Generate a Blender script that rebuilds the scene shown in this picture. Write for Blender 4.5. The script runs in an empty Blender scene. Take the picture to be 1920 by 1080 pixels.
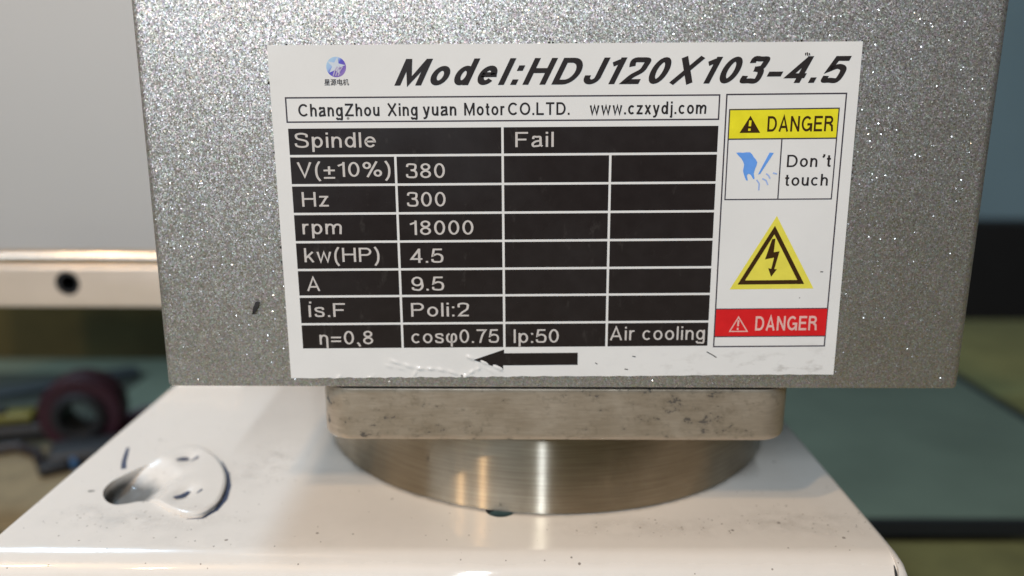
import bpy, bmesh, math, random
from mathutils import Vector, Matrix
random.seed(7)
sc = bpy.context.scene
COL = sc.collection
MM = 0.001
R = math.radians

# ------------------------------------------------------------------ camera
cam_d = bpy.data.cameras.new('camera')
cam = bpy.data.objects.new('camera', cam_d); COL.objects.link(cam); sc.camera = cam
cam_d.sensor_width = 36.0
cam_d.lens = 1507.0 / 1920.0 * 36.0
cam_d.clip_start = 0.005; cam_d.clip_end = 20.0
PITCH, YAW, ROLL = -13.1378, 0.1708, 0.2527
cp, sp, cy_, sy_ = math.cos(R(PITCH)), math.sin(R(PITCH)), math.cos(R(YAW)), math.sin(R(YAW))
fwd = Vector((sy_*cp, cy_*cp, sp)); rt0 = Vector((cy_, -sy_, 0)); up0 = rt0.cross(fwd)
rt = rt0*math.cos(R(ROLL)) + up0*math.sin(R(ROLL)); up = -rt0*math.sin(R(ROLL)) + up0*math.cos(R(ROLL))
M3 = Matrix((rt, up, -fwd)).transposed()
cam.matrix_world = Matrix.Translation(Vector((-8.163, -114.83, 42.25))*MM) @ M3.to_4x4()
cam_d.dof.use_dof = True
cam_d.dof.focus_distance = 0.1125
cam_d.dof.aperture_fstop = 11.5

# ------------------------------------------------------------------ world, lamps, exposure
w = bpy.data.worlds.new('World'); sc.world = w; w.use_nodes = True
bg = w.node_tree.nodes['Background']
bg.inputs[0].default_value = (0.90, 0.87, 0.83, 1); bg.inputs[1].default_value = 0.05
sc.view_settings.view_transform = 'Standard'; sc.view_settings.look = 'None'
sc.view_settings.exposure = 0.0; sc.view_settings.gamma = 1.0; sc.view_settings.use_curve_mapping = False

def lamp(name, az, el, dist, sx, sy, power, col, at=(0, 10, 0)):
    # az: degrees to the left of straight in front of the motor; el: elevation
    d = Vector((-math.sin(R(az))*math.cos(R(el)), -math.cos(R(az))*math.cos(R(el)), math.sin(R(el))))
    p = (Vector(at) + d*dist)*MM
    ld = bpy.data.lights.new(name, 'AREA'); ld.shape = 'RECTANGLE'; ld.size = sx*MM; ld.size_y = sy*MM
    ld.energy = power; ld.color = col
    o = bpy.data.objects.new(name, ld); COL.objects.link(o)
    o.location = p; o.rotation_euler = (-d).to_track_quat('-Z', 'Y').to_euler()
    return o
lamp('ceiling_tube_lamp',    4, 36, 800,  24, 240, 2.6, (0.84, 0.925, 1.0))
lamp('workshop_lamp',       39, 45, 900,  18,  60, 2.0, (1.0, 0.66, 0.35))
lamp('workshop_lamp',       53, 45, 900,  18,  60, 2.0, (1.0, 0.66, 0.35))
lamp('front_window',        34, 22, 800, 800, 480, 2.7, (0.74, 0.87, 1.0)).data.shape = 'ELLIPSE'
lamp('rear_window',        127, 45, 700, 110, 120, 2.1, (0.55, 0.78, 1.0))

# ------------------------------------------------------------------ helpers
def link(name, me, mat=None, parent=None, loc=None):
    o = bpy.data.objects.new(name, me); COL.objects.link(o)
    if mat: me.materials.append(mat)
    if parent: o.parent = parent
    if loc: o.location = Vector(loc)*MM
    return o
def from_bm(name, bm, mat=None, parent=None, smooth=None, loc=None):
    bmesh.ops.recalc_face_normals(bm, faces=bm.faces[:])
    for v in bm.verts: v.co *= MM
    me = bpy.data.meshes.new(name); bm.to_mesh(me); bm.free()
    if smooth is not None: shade(me, smooth)
    return link(name, me, mat, parent, loc)
def from_py(name, V, F, mat=None, parent=None, smooth=None, loc=None):
    me = bpy.data.meshes.new(name); me.from_pydata([tuple(c*MM for c in v) for v in V], [], F); me.update()
    if smooth is not None: shade(me, smooth)
    return link(name, me, mat, parent, loc)
def shade(me, ang):
    for p in me.polygons: p.use_smooth = True
    try: me.set_sharp_from_angle(angle=R(ang))
    except Exception: pass
def empty(name, loc=(0, 0, 0)):
    o = bpy.data.objects.new(name, None); COL.objects.link(o); o.location = Vector(loc)*MM
    o.empty_display_size = 0.01
    return o
def tag(o, label=None, cat=None, kind=None, group=None):
    if label: o['label'] = label
    if cat: o['category'] = cat
    if kind: o['kind'] = kind
    if group: o['group'] = group
    return o
def box_bm(x0, x1, y0, y1, z0, z1, bev=0, seg=3, bm=None):
    bm = bm or bmesh.new()
    r = bmesh.ops.create_cube(bm, size=1)
    for v in r['verts']:
        v.co = Vector(((x0+x1)/2 + v.co.x*(x1-x0), (y0+y1)/2 + v.co.y*(y1-y0), (z0+z1)/2 + v.co.z*(z1-z0)))
    if bev:
        es = list({e for v in r['verts'] for e in v.link_edges})
        bmesh.ops.bevel(bm, geom=es, offset=bev, segments=seg, profile=0.5, affect='EDGES')
    return bm
def apply_mods(o):
    dg = bpy.context.evaluated_depsgraph_get()
    me = bpy.data.meshes.new_from_object(o.evaluated_get(dg))
    o.modifiers.clear(); o.data = me
def cut(o, cutters):
    for c in cutters:
        m = o.modifiers.new('cut', 'BOOLEAN'); m.operation = 'DIFFERENCE'; m.object = c; m.solver = 'EXACT'
    apply_mods(o)
    for c in cutters: bpy.data.objects.remove(c, do_unlink=True)
def prism(name, pts, z0, z1, mat=None, parent=None):
    n = len(pts)
    if sum(pts[i-1][0]*pts[i][1]-pts[i][0]*pts[i-1][1] for i in range(n)) < 0: pts = pts[::-1]
    V = [(x, y, z0) for x, y in pts] + [(x, y, z1) for x, y in pts]
    F = [tuple(range(n))[::-1], tuple(range(n, 2*n))] + [(i, (i+1) % n, n+(i+1) % n, n+i) for i in range(n)]
    return from_py(name, V, F, mat, parent)

# ------------------------------------------------------------------ materials
def mat(name, col, rough=0.5, metal=0.0, spec=0.5, coat=0.0):
    m = bpy.data.materials.new(name); m.use_nodes = True
    p = m.node_tree.nodes['Principled BSDF']
    p.inputs['Base Color'].default_value = (*col, 1); p.inputs['Roughness'].default_value = rough
    p.inputs['Metallic'].default_value = metal; p.inputs['Specular IOR Level'].default_value = spec
    p.inputs['Coat Weight'].default_value = coat
    return m, m.node_tree, p
def nd(nt, t, **kw):
    n = nt.nodes.new('ShaderNode'+t)
    for k, v in kw.items():
        if k.startswith('i_'): n.inputs[k[2:].replace('_', ' ')].default_value = v
        else: setattr(n, k, v)
    return n
def ramp(nt, stops):
    r = nt.nodes.new('ShaderNodeValToRGB'); e = r.color_ramp.elements
    while len(e) > 1: e.remove(e[-1])
    e[0].position = stops[0][0]; e[0].color = stops[0][1]
    for p_, c in stops[1:]:
        x = e.new(p_); x.color = c
    return r
def g(v): return (v, v, v, 1)
def coords(nt, scale=(1, 1, 1), loc=(0, 0, 0)):
    tc = nd(nt, 'TexCoord'); mp = nd(nt, 'Mapping'); mp.inputs['Scale'].default_value = scale; mp.inputs['Location'].default_value = loc
    nt.links.new(tc.outputs['Object'], mp.inputs['Vector']); return mp.outputs['Vector']
def math_(nt, op, a, b=None):
    n = nd(nt, 'Math', operation=op)
    for i, x in enumerate((a, b)):
        if x is None: continue
        if isinstance(x, (int, float)): n.inputs[i].default_value = x
        else: nt.links.new(x, n.inputs[i])
    return n.outputs[0]
def mixc(nt, fac, a, b, blend='MIX'):
    n = nd(nt, 'Mix', data_type='RGBA', blend_type=blend)
    for s, x in ((0, fac), (6, a), (7, b)):
        if isinstance(x, (int, float)): n.inputs[s].default_value = x
        elif isinstance(x, tuple): n.inputs[s].default_value = x
        else: nt.links.new(x, n.inputs[s])
    return n.outputs[2]
def noise(nt, vec, scale, detail=3, rough=0.55):
    n = nd(nt, 'TexNoise'); n.inputs['Scale'].default_value = scale; n.inputs['Detail'].default_value = detail
    n.inputs['Roughness'].default_value = rough; nt.links.new(vec, n.inputs['Vector']); return n.outputs['Fac']
def bump(nt, p, h, strength, dist):
    b = nd(nt, 'Bump'); b.inputs['Strength'].default_value = strength; b.inputs['Distance'].default_value = dist
    nt.links.new(h, b.inputs['Height']); nt.links.new(b.outputs[0], p.inputs['Normal']); return b

def make_flake():
    # silver flake paint: a fine satin grain with sparse larger flakes, each tilted its own way
    m, nt, p = mat('silver_flake_paint', (0.6, 0.6, 0.61), 0.4, 0.95)
    L = nt.links
    v = coords(nt)
    def tilt(scale, k):
        vo = nd(nt, 'TexVoronoi', feature='F1'); vo.inputs['Scale'].default_value = scale; vo.inputs['Randomness'].default_value = 1
        L.new(v, vo.inputs['Vector'])
        s = nd(nt, 'VectorMath', operation='SUBTRACT'); s.inputs[1].default_value = (.5, .5, .5); L.new(vo.outputs['Color'], s.inputs[0])
        sc2 = nd(nt, 'VectorMath', operation='SCALE'); sc2.inputs['Scale'].default_value = k; L.new(s.outputs[0], sc2.inputs[0])
        return vo, sc2
    v1, t1 = tilt(5200, 0.31)
    v2, t2 = tilt(9500, 0.24)
    v3, t3 = tilt(3300, 1.0)
    sep3 = nd(nt, 'SeparateColor'); L.new(v3.outputs['Color'], sep3.inputs[0])
    # a flake is picked by its own random number; only its middle is flat
    pick = math_(nt, 'MULTIPLY', math_(nt, 'GREATER_THAN', math_(nt, 'FRACT', math_(nt, 'MULTIPLY', sep3.outputs[0], 37.7)), 0.84), math_(nt, 'LESS_THAN', v3.outputs['Distance'], 0.36))
    L.new(math_(nt, 'MULTIPLY', pick, 0.85), t3.inputs['Scale'])
    a = nd(nt, 'VectorMath', operation='ADD'); L.new(t1.outputs[0], a.inputs[0]); L.new(t2.outputs[0], a.inputs[1])
    b = nd(nt, 'VectorMath', operation='ADD'); L.new(a.outputs[0], b.inputs[0]); L.new(t3.outputs[0], b.inputs[1])
    ge = nd(nt, 'NewGeometry')
    c = nd(nt, 'VectorMath', operation='ADD'); L.new(ge.outputs['Normal'], c.inputs[0]); L.new(b.outputs[0], c.inputs[1])
    n = nd(nt, 'VectorMath', operation='NORMALIZE'); L.new(c.outputs[0], n.inputs[0])
    L.new(n.outputs[0], p.inputs['Normal'])
    sep = nd(nt, 'SeparateColor'); L.new(v1.outputs['Color'], sep.inputs[0])
    r1 = ramp(nt, [(0, (0.50, 0.495, 0.49, 1)), (0.6, (0.64, 0.635, 0.63, 1)), (1, (0.79, 0.785, 0.78, 1))]); L.new(sep.outputs[0], r1.inputs[0])
    hue = nd(nt, 'HueSaturation'); hue.inputs['Saturation'].default_value = 0.5; hue.inputs['Value'].default_value = 1.25; L.new(v3.outputs['Color'], hue.inputs['Color'])
    cc = mixc(nt, 0.15, r1.outputs[0], hue.outputs[0])
    cc = mixc(nt, math_(nt, 'MULTIPLY', pick, 0.7), cc, (0.95, 0.95, 0.96, 1))
    big = noise(nt, v, 70, 6, 0.7)
    r2 = ramp(nt, [(0.35, (1, 1, 1, 1)), (0.75, (0.90, 0.86, 0.82, 1))]); L.new(big, r2.inputs[0])
    L.new(mixc(nt, 1.0, cc, r2.outputs[0], 'MULTIPLY'), p.inputs['Base Color'])
    r3 = ramp(nt, [(0, g(0.42)), (1, g(0.60))]); L.new(sep.outputs[1], r3.inputs[0])
    L.new(math_(nt, 'SUBTRACT', r3.outputs[0], math_(nt, 'MULTIPLY', pick, 0.20)), p.inputs['Roughness'])
    return m
M_FLAKE = make_flake()

def make_flange():
    m, nt, p = mat('stained_milled_steel', (0.4, 0.36, 0.32), 0.4, 0.65)
    L = nt.links
    v = coords(nt)
    grain = noise(nt, coords(nt, (0.12, 0.12, 1)), 3200, 3)
    mott = noise(nt, v, 190, 5, 0.65)
    pit = noise(nt, coords(nt, (1, 1, 1.3)), 620, 5, 0.62)
    zone = noise(nt, coords(nt, (1, 1, 1), (0.013, 0, 0.004)), 48, 2)
    th_ = math_(nt, 'ADD', pit, math_(nt, 'MULTIPLY', zone, 0.42))
    rp_ = ramp(nt, [(0.868, g(0)), (0.90, g(1))]); L.new(th_, rp_.inputs[0])
    soft = ramp(nt, [(0.74, g(0)), (0.90, g(0.55))]); L.new(th_, soft.inputs[0])
    base = ramp(nt, [(0.3, (0.54, 0.46, 0.37, 1)), (0.7, (0.63, 0.545, 0.445, 1))]); L.new(grain, base.inputs[0])
    rm = ramp(nt, [(0.3, (0.86, 0.83, 0.80, 1)), (0.7, (1, 1, 1, 1))]); L.new(mott, rm.inputs[0])
    c = mixc(nt, 1.0, base.outputs[0], rm.outputs[0], 'MULTIPLY')
    c = mixc(nt, soft.outputs[0], c, (0.30, 0.25, 0.19, 1))
    c = mixc(nt, math_(nt, 'MULTIPLY', rp_.outputs[0], 0.85), c, (0.07, 0.065, 0.06, 1))
    L.new(c, p.inputs['Base Color'])
    L.new(math_(nt, 'SUBTRACT', 0.65, math_(nt, 'MULTIPLY', rp_.outputs[0], 0.5)), p.inputs['Metallic'])
    rr = ramp(nt, [(0.3, g(0.34)), (0.7, g(0.48))]); L.new(mott, rr.inputs[0]); L.new(rr.outputs[0], p.inputs['Roughness'])
    bump(nt, p, math_(nt, 'SUBTRACT', grain, math_(nt, 'MULTIPLY', rp_.outputs[0], 1.5)), 0.3, 0.00006)
    return m
M_FLANGE = make_flange()

COLROT = 0.0
def make_collar():
    m, nt, p = mat('turned_steel', (0.5, 0.43, 0.32), 0.21, 1.0)
    L = nt.links
    rings_ = noise(nt, coords(nt, (0.02, 0.02, 1)), 5200, 3)
    coarse = noise(nt, coords(nt, (0.05, 0.05, 1)), 1500, 2)
    bump(nt, p, math_(nt, 'ADD', rings_, coarse), 0.06, 0.00003)
    p.inputs['Anisotropic'].default_value = 1.0; p.inputs['Anisotropic Rotation'].default_value = 0.25
    t = nd(nt, 'Tangent', direction_type='RADIAL', axis='Z'); L.new(t.outputs[0], p.inputs['Tangent'])
    n2 = noise(nt, coords(nt), 150, 5, 0.65)
    r = ramp(nt, [(0.3, (0.31, 0.255, 0.175, 1)), (0.7, (0.45, 0.38, 0.275, 1))]); L.new(n2, r.inputs[0])
    rg = ramp(nt, [(0.35, g(0.86)), (0.65, g(1.0))]); L.new(rings_, rg.inputs[0])
    c = mixc(nt, 1.0, r.outputs[0], rg.outputs[0], 'MULTIPLY')
    sp_ = noise(nt, coords(nt), 900, 2); rs = ramp(nt, [(0.72, g(0)), (0.75, g(1))]); L.new(sp_, rs.inputs[0])
    L.new(mixc(nt, rs.outputs[0], c, (0.10, 0.08, 0.05, 1)), p.inputs['Base Color'])
    gl = nt.nodes.new('ShaderNodeBsdfAnisotropic'); gl.inputs['Roughness'].default_value = 0.42; gl.inputs['Anisotropy'].default_value = 0.9
    gl.inputs['Rotation'].default_value = COLROT; rc = ramp(nt, [(0.35, (0.58, 0.53, 0.45, 1)), (0.65, (0.80, 0.75, 0.67, 1))]); L.new(rings_, rc.inputs[0]); L.new(rc.outputs[0], gl.inputs['Color']); L.new(t.outputs[0], gl.inputs['Tangent'])
    mx = nd(nt, 'MixShader'); mx.inputs[0].default_value = 0.24; L.new(p.outputs[0], mx.inputs[1]); L.new(gl.outputs[0], mx.inputs[2])
    L.new(mx.outputs[0], nt.nodes['Material Output'].inputs['Surface'])
    r3 = ramp(nt, [(0.3, g(0.205)), (0.75, g(0.24))]); L.new(n2, r3.inputs[0]); L.new(r3.outputs[0], p.inputs['Roughness'])
    return m
M_COLLAR = make_collar()

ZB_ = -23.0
def make_white():
    m, nt, p = mat('white_enamel', (0.72, 0.69, 0.65), 0.2, 0.0, 0.5, 0.2)
    p.inputs['Coat Roughness'].default_value = 0.05
    L = nt.links
    v = coords(nt)
    # grit: two sizes of dark grains, thick in a drift at the front right and round the stamped tongue
    tc = nd(nt, 'TexCoord'); sx = nd(nt, 'SeparateXYZ'); L.new(tc.outputs['Object'], sx.inputs[0])
    def blob(cx, cy, rx, ry):
        dx = math_(nt, 'DIVIDE', math_(nt, 'SUBTRACT', sx.outputs[0], cx*MM), rx*MM)
        dy = math_(nt, 'DIVIDE', math_(nt, 'SUBTRACT', sx.outputs[1], cy*MM), ry*MM)
        q = math_(nt, 'ADD', math_(nt, 'MULTIPLY', dx, dx), math_(nt, 'MULTIPLY', dy, dy))
        return math_(nt, 'POWER', 2.718, math_(nt, 'MULTIPLY', q, -1.0))
    zone = blob(38, 1.5, 11, 4.0)
    for b, k in ((blob(16, -0.5, 18, 2.8), 0.75), (blob(-66, 1.5, 13, 3), 1.0), (blob(-53, 22, 5, 9), 0.9), (blob(-76, 4, 5, 2.5), 0.9), (blob(-71.5, 14, 4.0, 6), 1.0), (blob(-60, -5, 30, 3), 0.3)):
        zone = math_(nt, 'MAXIMUM', zone, math_(nt, 'MULTIPLY', b, k))
    zone = math_(nt, 'MAXIMUM', zone, 0.08)
    fac = None
    for s, size, rnd in ((900, 0.25, 0), (2100, 0.33, 3)):
        vo = nd(nt, 'TexVoronoi', feature='F1'); vo.inputs['Scale'].default_value = s; L.new(coords(nt, (1, 1, 1), (rnd, rnd, 0)), vo.inputs['Vector'])
        sep = nd(nt, 'SeparateColor'); L.new(vo.outputs['Color'], sep.inputs[0])
        near = math_(nt, 'LESS_THAN', vo.outputs['Distance'], math_(nt, 'MULTIPLY', sep.outputs[1], size))
        pick = math_(nt, 'LESS_THAN', sep.outputs[0], math_(nt, 'MULTIPLY', zone, 0.34 if s < 1000 else 0.30))
        f = math_(nt, 'MULTIPLY', near, pick)
        fac = f if fac is None else math_(nt, 'MAXIMUM', fac, f)
    film = noise(nt, v, 260, 5, 0.65)
    rf = ramp(nt, [(0.40, g(0)), (0.66, g(0.5))]); L.new(film, rf.inputs[0])
    ff = math_(nt, 'MULTIPLY', rf.outputs[0], zone)
    c = mixc(nt, ff, (0.725, 0.695, 0.655, 1), (0.36, 0.335, 0.30, 1))
    # grimy line where the collar sits, and the stamped pit's shade painted in by depth
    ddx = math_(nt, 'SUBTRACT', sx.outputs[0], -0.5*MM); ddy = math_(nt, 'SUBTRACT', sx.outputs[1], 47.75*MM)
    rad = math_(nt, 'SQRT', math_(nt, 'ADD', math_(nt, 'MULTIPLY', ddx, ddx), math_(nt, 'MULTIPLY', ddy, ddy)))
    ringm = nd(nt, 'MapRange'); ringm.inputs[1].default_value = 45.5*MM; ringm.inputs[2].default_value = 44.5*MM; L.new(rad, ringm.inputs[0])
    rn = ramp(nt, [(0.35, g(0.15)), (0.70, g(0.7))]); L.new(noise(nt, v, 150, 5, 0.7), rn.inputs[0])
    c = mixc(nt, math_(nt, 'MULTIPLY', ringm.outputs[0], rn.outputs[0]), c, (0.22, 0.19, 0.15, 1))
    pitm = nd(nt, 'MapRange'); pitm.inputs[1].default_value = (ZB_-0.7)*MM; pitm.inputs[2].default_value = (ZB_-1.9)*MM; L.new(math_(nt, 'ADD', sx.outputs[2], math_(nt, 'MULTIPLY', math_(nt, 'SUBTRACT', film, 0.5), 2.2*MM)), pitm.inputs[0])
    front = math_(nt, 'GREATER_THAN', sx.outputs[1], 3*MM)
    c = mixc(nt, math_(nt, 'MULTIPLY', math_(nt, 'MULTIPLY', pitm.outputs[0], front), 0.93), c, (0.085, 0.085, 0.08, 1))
    c = mixc(nt, math_(nt, 'MULTIPLY', fac, 0.75), c, (0.10, 0.075, 0.06, 1))
    L.new(c, p.inputs['Base Color'])
    rr = ramp(nt, [(0.3, g(0.13)), (0.8, g(0.24))]); L.new(film, rr.inputs[0])
    L.new(math_(nt, 'ADD', math_(nt, 'ADD', rr.outputs[0], math_(nt, 'MULTIPLY', ff, 0.5)), math_(nt, 'MULTIPLY', pitm.outputs[0], 0.35)), p.inputs['Roughness'])
    bump(nt, p, noise(nt, v, 320, 2), 0.05, 0.0002)
    return m
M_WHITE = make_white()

def make_vinyl():
    m, nt, p = mat('white_vinyl', (0.80, 0.80, 0.80), 0.12, 0, 0.5)
    L = nt.links; v = coords(nt)
    n = noise(nt, v, 75, 5, 0.6); r = ramp(nt, [(0.35, (0.82, 0.82, 0.815, 1)), (0.75, (0.77, 0.77, 0.765, 1))]); L.new(n, r.inputs[0])
    # grey smears along the lower right edge and a few specks
    tc = nd(nt, 'TexCoord'); sx = nd(nt, 'SeparateXYZ'); L.new(tc.outputs['Object'], sx.inputs[0])
    lowm = nd(nt, 'MapRange'); lowm.inputs[1].default_value = -0.0185; lowm.inputs[2].default_value = -0.0245; L.new(sx.outputs[1], lowm.inputs[0])
    rig = nd(nt, 'MapRange'); rig.inputs[1].default_value = 0.0; rig.inputs[2].default_value = 0.035; L.new(sx.outputs[0], rig.inputs[0])
    sm = noise(nt, coords(nt, (1, 1.8, 1)), 330, 5, 0.6); rs = ramp(nt, [(0.54, g(0)), (0.70, g(0.75))]); L.new(sm, rs.inputs[0])
    f = math_(nt, 'MULTIPLY', rs.outputs[0], math_(nt, 'MULTIPLY', lowm.outputs[0], rig.outputs[0]))
    c = mixc(nt, f, r.outputs[0], (0.38, 0.36, 0.34, 1))
    vo = nd(nt, 'TexVoronoi', feature='F1'); vo.inputs['Scale'].default_value = 260; L.new(v, vo.inputs['Vector'])
    sep = nd(nt, 'SeparateColor'); L.new(vo.outputs['Color'], sep.inputs[0])
    dots = math_(nt, 'MULTIPLY', math_(nt, 'LESS_THAN', vo.outputs['Distance'], 0.055), math_(nt, 'LESS_THAN', sep.outputs[0], 0.16))
    c = mixc(nt, math_(nt, 'MULTIPLY', dots, 0.75), c, (0.12, 0.11, 0.11, 1))
    L.new(c, p.inputs['Base Color'])
    bump(nt, p, noise(nt, v, 130, 3), 0.08, 0.0004)
    return m
M_VINYL = make_vinyl()
def ink(name, col, rough=0.24):
    m, nt, p = mat(name, col, rough)
    n = noise(nt, coords(nt), 500, 4, 0.6)
    r = ramp(nt, [(0.3, (*[c*0.93 for c in col], 1)), (0.75, (*[min(1, c*1.06+0.002) for c in col], 1))])
    nt.links.new(n, r.inputs[0]); nt.links.new(r.outputs[0], p.inputs['Base Color'])
    return m
I_BLACK = ink('black_ink', (0.020, 0.0155, 0.0155))
def scuff(m):
    nt = m.node_tree; p = nt.nodes['Principled BSDF']; src = p.inputs['Base Color'].links[0].from_socket
    n = noise(nt, coords(nt, (1, 0.45, 1)), 330, 6, 0.72); r = ramp(nt, [(0.60, g(0)), (0.80, g(0.30))]); nt.links.new(n, r.inputs[0])
    nt.links.new(mixc(nt, r.outputs[0], src, (0.16, 0.15, 0.14, 1)), p.inputs['Base Color'])
    n2 = noise(nt, coords(nt), 60, 4); r2 = ramp(nt, [(0.3, g(0.18)), (0.7, g(0.36))]); nt.links.new(n2, r2.inputs[0]); nt.links.new(r2.outputs[0], p.inputs['Roughness'])
scuff(I_BLACK)
I_TEXT = ink('dark_grey_ink', (0.030, 0.026, 0.027))
I_LINE = ink('thin_line_ink', (0.06, 0.05, 0.065))
I_WHITE = ink('pale_print', (0.62, 0.585, 0.565))
I_YEL = ink('yellow_ink', (0.86, 0.78, 0.03))
I_YEL2 = ink('lemon_yellow_ink', (0.83, 0.75, 0.10))
I_RED = ink('red_ink', (0.70, 0.018, 0.022))
I_PINK = ink('pale_pink_print', (0.80, 0.50, 0.46))
I_BLUE = ink('sky_blue_ink', (0.15, 0.37, 0.90))
I_BLUE2 = ink('pale_blue_ink', (0.36, 0.50, 0.86))
I_DK = ink('brown_black_ink', (0.05, 0.024, 0.008))

# ================================================================== THE SETTING
def plain(name, col, rough=0.7, metal=0, var=0.12, scale=40, detail=4):
    m, nt, p = mat(name, col, rough, metal)
    n = noise(nt, coords(nt), scale, detail)
    r = ramp(nt, [(0.25, (*[c*(1-var) for c in col], 1)), (0.75, (*[c*(1+var) for c in col], 1))])
    nt.links.new(n, r.inputs[0]); nt.links.new(r.outputs[0], p.inputs['Base Color'])
    return m
M_FLOOR = plain('olive_floor', (0.115, 0.105, 0.05), 0.75, 0, 0.3, 14)
M_GREEN = plain('green_table_paint', (0.19, 0.225, 0.16), 0.55, 0, 0.15, 25)
M_BLACKE = plain('black_edging_and_shade', (0.012, 0.013, 0.015), 0.6)
M_TEAL = plain('blue_green_wall_paint', (0.22, 0.35, 0.43), 0.7, 0, 0.1, 6)
M_GREYP = plain('pale_grey_panel_paint', (0.455, 0.47, 0.48), 0.6, 0, 0.02, 8)
M_RAIL = plain('satin_steel', (0.86, 0.76, 0.66), 0.28, 0.4, 0.06, 60)
M_MAROON = plain('maroon_tape', (0.03, 0.0035, 0.010), 0.5, 0, 0.3, 300)
M_BLACK = plain('black_rubber', (0.010, 0.009, 0.010), 0.6)
M_YELLOW = plain('dirty_yellow_plastic', (0.14, 0.12, 0.01), 0.5, 0, 0.25, 200)
M_TAN = plain('tan_board', (0.22, 0.175, 0.10), 0.75, 0, 0.25, 120)
M_BLUEP = plain('blue_plastic', (0.03, 0.09, 0.20), 0.4)

floor = tag(from_py('floor', [(-3000, -2500, -180), (3000, -2500, -180), (3000, 720, -180), (-3000, 720, -180)], [(0, 1, 2, 3)], M_FLOOR), kind='structure')
wall = tag(from_bm('wall', box_bm(60, 1500, 720, 760, -180, 900), M_TEAL), kind='structure')
from_bm('skirting', box_bm(60, 1500, 690, 719.5, -179.5, -76), M_BLACKE, wall)

blocker_wall = tag(from_bm('wall', box_bm(-900, -90, 300, 330, -180, 170), plain('dark_olive_blocker_paint', (0.10, 0.092, 0.036), 0.8, 0, 0.3, 30)), kind='structure')  # added wall, keeps the rear window light off the left of the table
tb = empty('work_table', (-20, 200, -94.5))
tag(tb, 'flat green table top with black front edge behind the white cover', 'table')
from_bm('table_top', box_bm(-300, 232, -76, 86, 0, 4.5, 0.5), M_GREEN, tb, 30)
from_bm('front_edging', box_bm(-300, 232, -78.5, -76.2, -1.0, 4.4, 0.3), M_BLACKE, tb)
from_bm('side_edging', box_bm(232.2, 238, -78.5, 88, -2.0, 4.0, 0.3), M_BLACKE, tb)
for x in (-280, 212):
    for y in (-60, 66): from_bm('leg', box_bm(x, x+16, y, y+16, -85.4, -0.2, 1), M_BLACKE, tb, 30)

bench = tag(from_bm('low_bench', box_bm(70, 420, -60, 121, -101.5, -96.6, 0.6), plain('olive_bench_paint', (0.25, 0.20, 0.065), 0.7, 0, 0.25, 60), None, 30), 'olive brown bench top in front of the green table edge', 'bench')
bench2 = tag(from_bm('storage_crate', box_bm(190, 620, 300, 452, -179.8, -112, 3), plain('olive_crate_paint', (0.21, 0.215, 0.085), 0.7, 0, 0.25, 30), None, 30), 'long olive green crate on the floor behind the table at right', 'crate')
cab = empty('machine_cabinet', (-160, 125, -20))
tag(cab, 'pale grey upright machine cabinet standing left behind the motor', 'cabinet')
from_bm('panel_sheet', box_bm(-140, 90, 0, 20, 7, 118, 1.5), M_GREYP, cab, 30)
for x in (-138, 76): from_bm('foot', box_bm(x, x+12, 4, 16, -69.9, 6.9, 0.5), M_GREYP, cab, 30)

def ring(name, r0, r1, L, mat_, parent, seg=48):
    V, F = [], []
    prof = [(r0, 0.6), (r0+0.6, 0), (r1-1.2, 0), (r1, 1.2), (r1, L-1.2), (r1-1.2, L), (r0+0.6, L), (r0, L-0.6)]
    n = len(prof)
    for i in range(seg):
        a = 2*math.pi*i/seg
        for r_, y in prof: V.append((r_*math.cos(a), y, r_*math.sin(a)))
    for i in range(seg):
        for k in range(n): F.append((i*n+k, i*n+(k+1) % n, ((i+1) % seg)*n+(k+1) % n, ((i+1) % seg)*n+k))
    return from_py(name, V, F, mat_, parent, 40)
# steel rail in front of the panel, with a drilled hole and a rolled upper lip
rail = empty('steel_rail', (-135, 112, -8))
tag(rail, 'shiny steel rail with one round hole in front of the grey panel', 'rail')
M_LIP = plain('polished_steel', (0.85, 0.76, 0.66), 0.16, 0.9, 0.04, 60)
rp = from_bm('rail_plate', box_bm(-75, 48, -1.5, 1.5, -8.6, 3.6, 0.6, 3), M_RAIL, rail, 30)
bmc = bmesh.new(); bmesh.ops.create_cone(bmc, cap_ends=True, segments=40, radius1=3.55, radius2=3.55, depth=12)
bmesh.ops.rotate(bmc, verts=bmc.verts, matrix=Matrix.Rotation(R(90), 3, 'X'))
bmesh.ops.translate(bmc, verts=bmc.verts, vec=(-0.2, 0, -1.5))
cutter = from_bm('cutter', bmc); cutter.parent = rail
bpy.context.view_layer.update()
cut(rp, [cutter]); shade(rp.data, 30)
V, F = [], []
N, K = 40, 12
for i in range(N+1):
    t = i/N; x = -75 + 123*t; bow = -1.1*(abs(x+2)/28.0)**3 if abs(x+2) < 45 else -1.1*(45/28)**3
    for k in range(K):
        a = 2*math.pi*k/K; V.append((x, bow*0.6 + 2.0*math.cos(a), 6.0 + 2.1*math.sin(a)))
for i in range(N):
    for k in range(K): F.append((i*K+k, (i+1)*K+k, (i+1)*K+(k+1) % K, i*K+(k+1) % K))
F.append(tuple(range(K))[::-1]); F.append(tuple(N*K+k for k in range(K)))
from_py('rolled_lip', V, F, M_LIP, rail, 60)
o = ring('hole_shade_tube', 3.3, 3.54, 9, M_BLACKE, rail); o.location = Vector((-0.2, -1.0, -1.5))*MM  # black tube and back plate paint the shade inside the drilled hole
from_bm('hole_shade_back', box_bm(-6, 6, 8.2, 9, -7, 4), M_BLACKE, rail)
for x in (-70, 40): from_bm('bracket', box_bm(x, x+5, 2, 13, -6, 3, 0.4), M_RAIL, rail)

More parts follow.
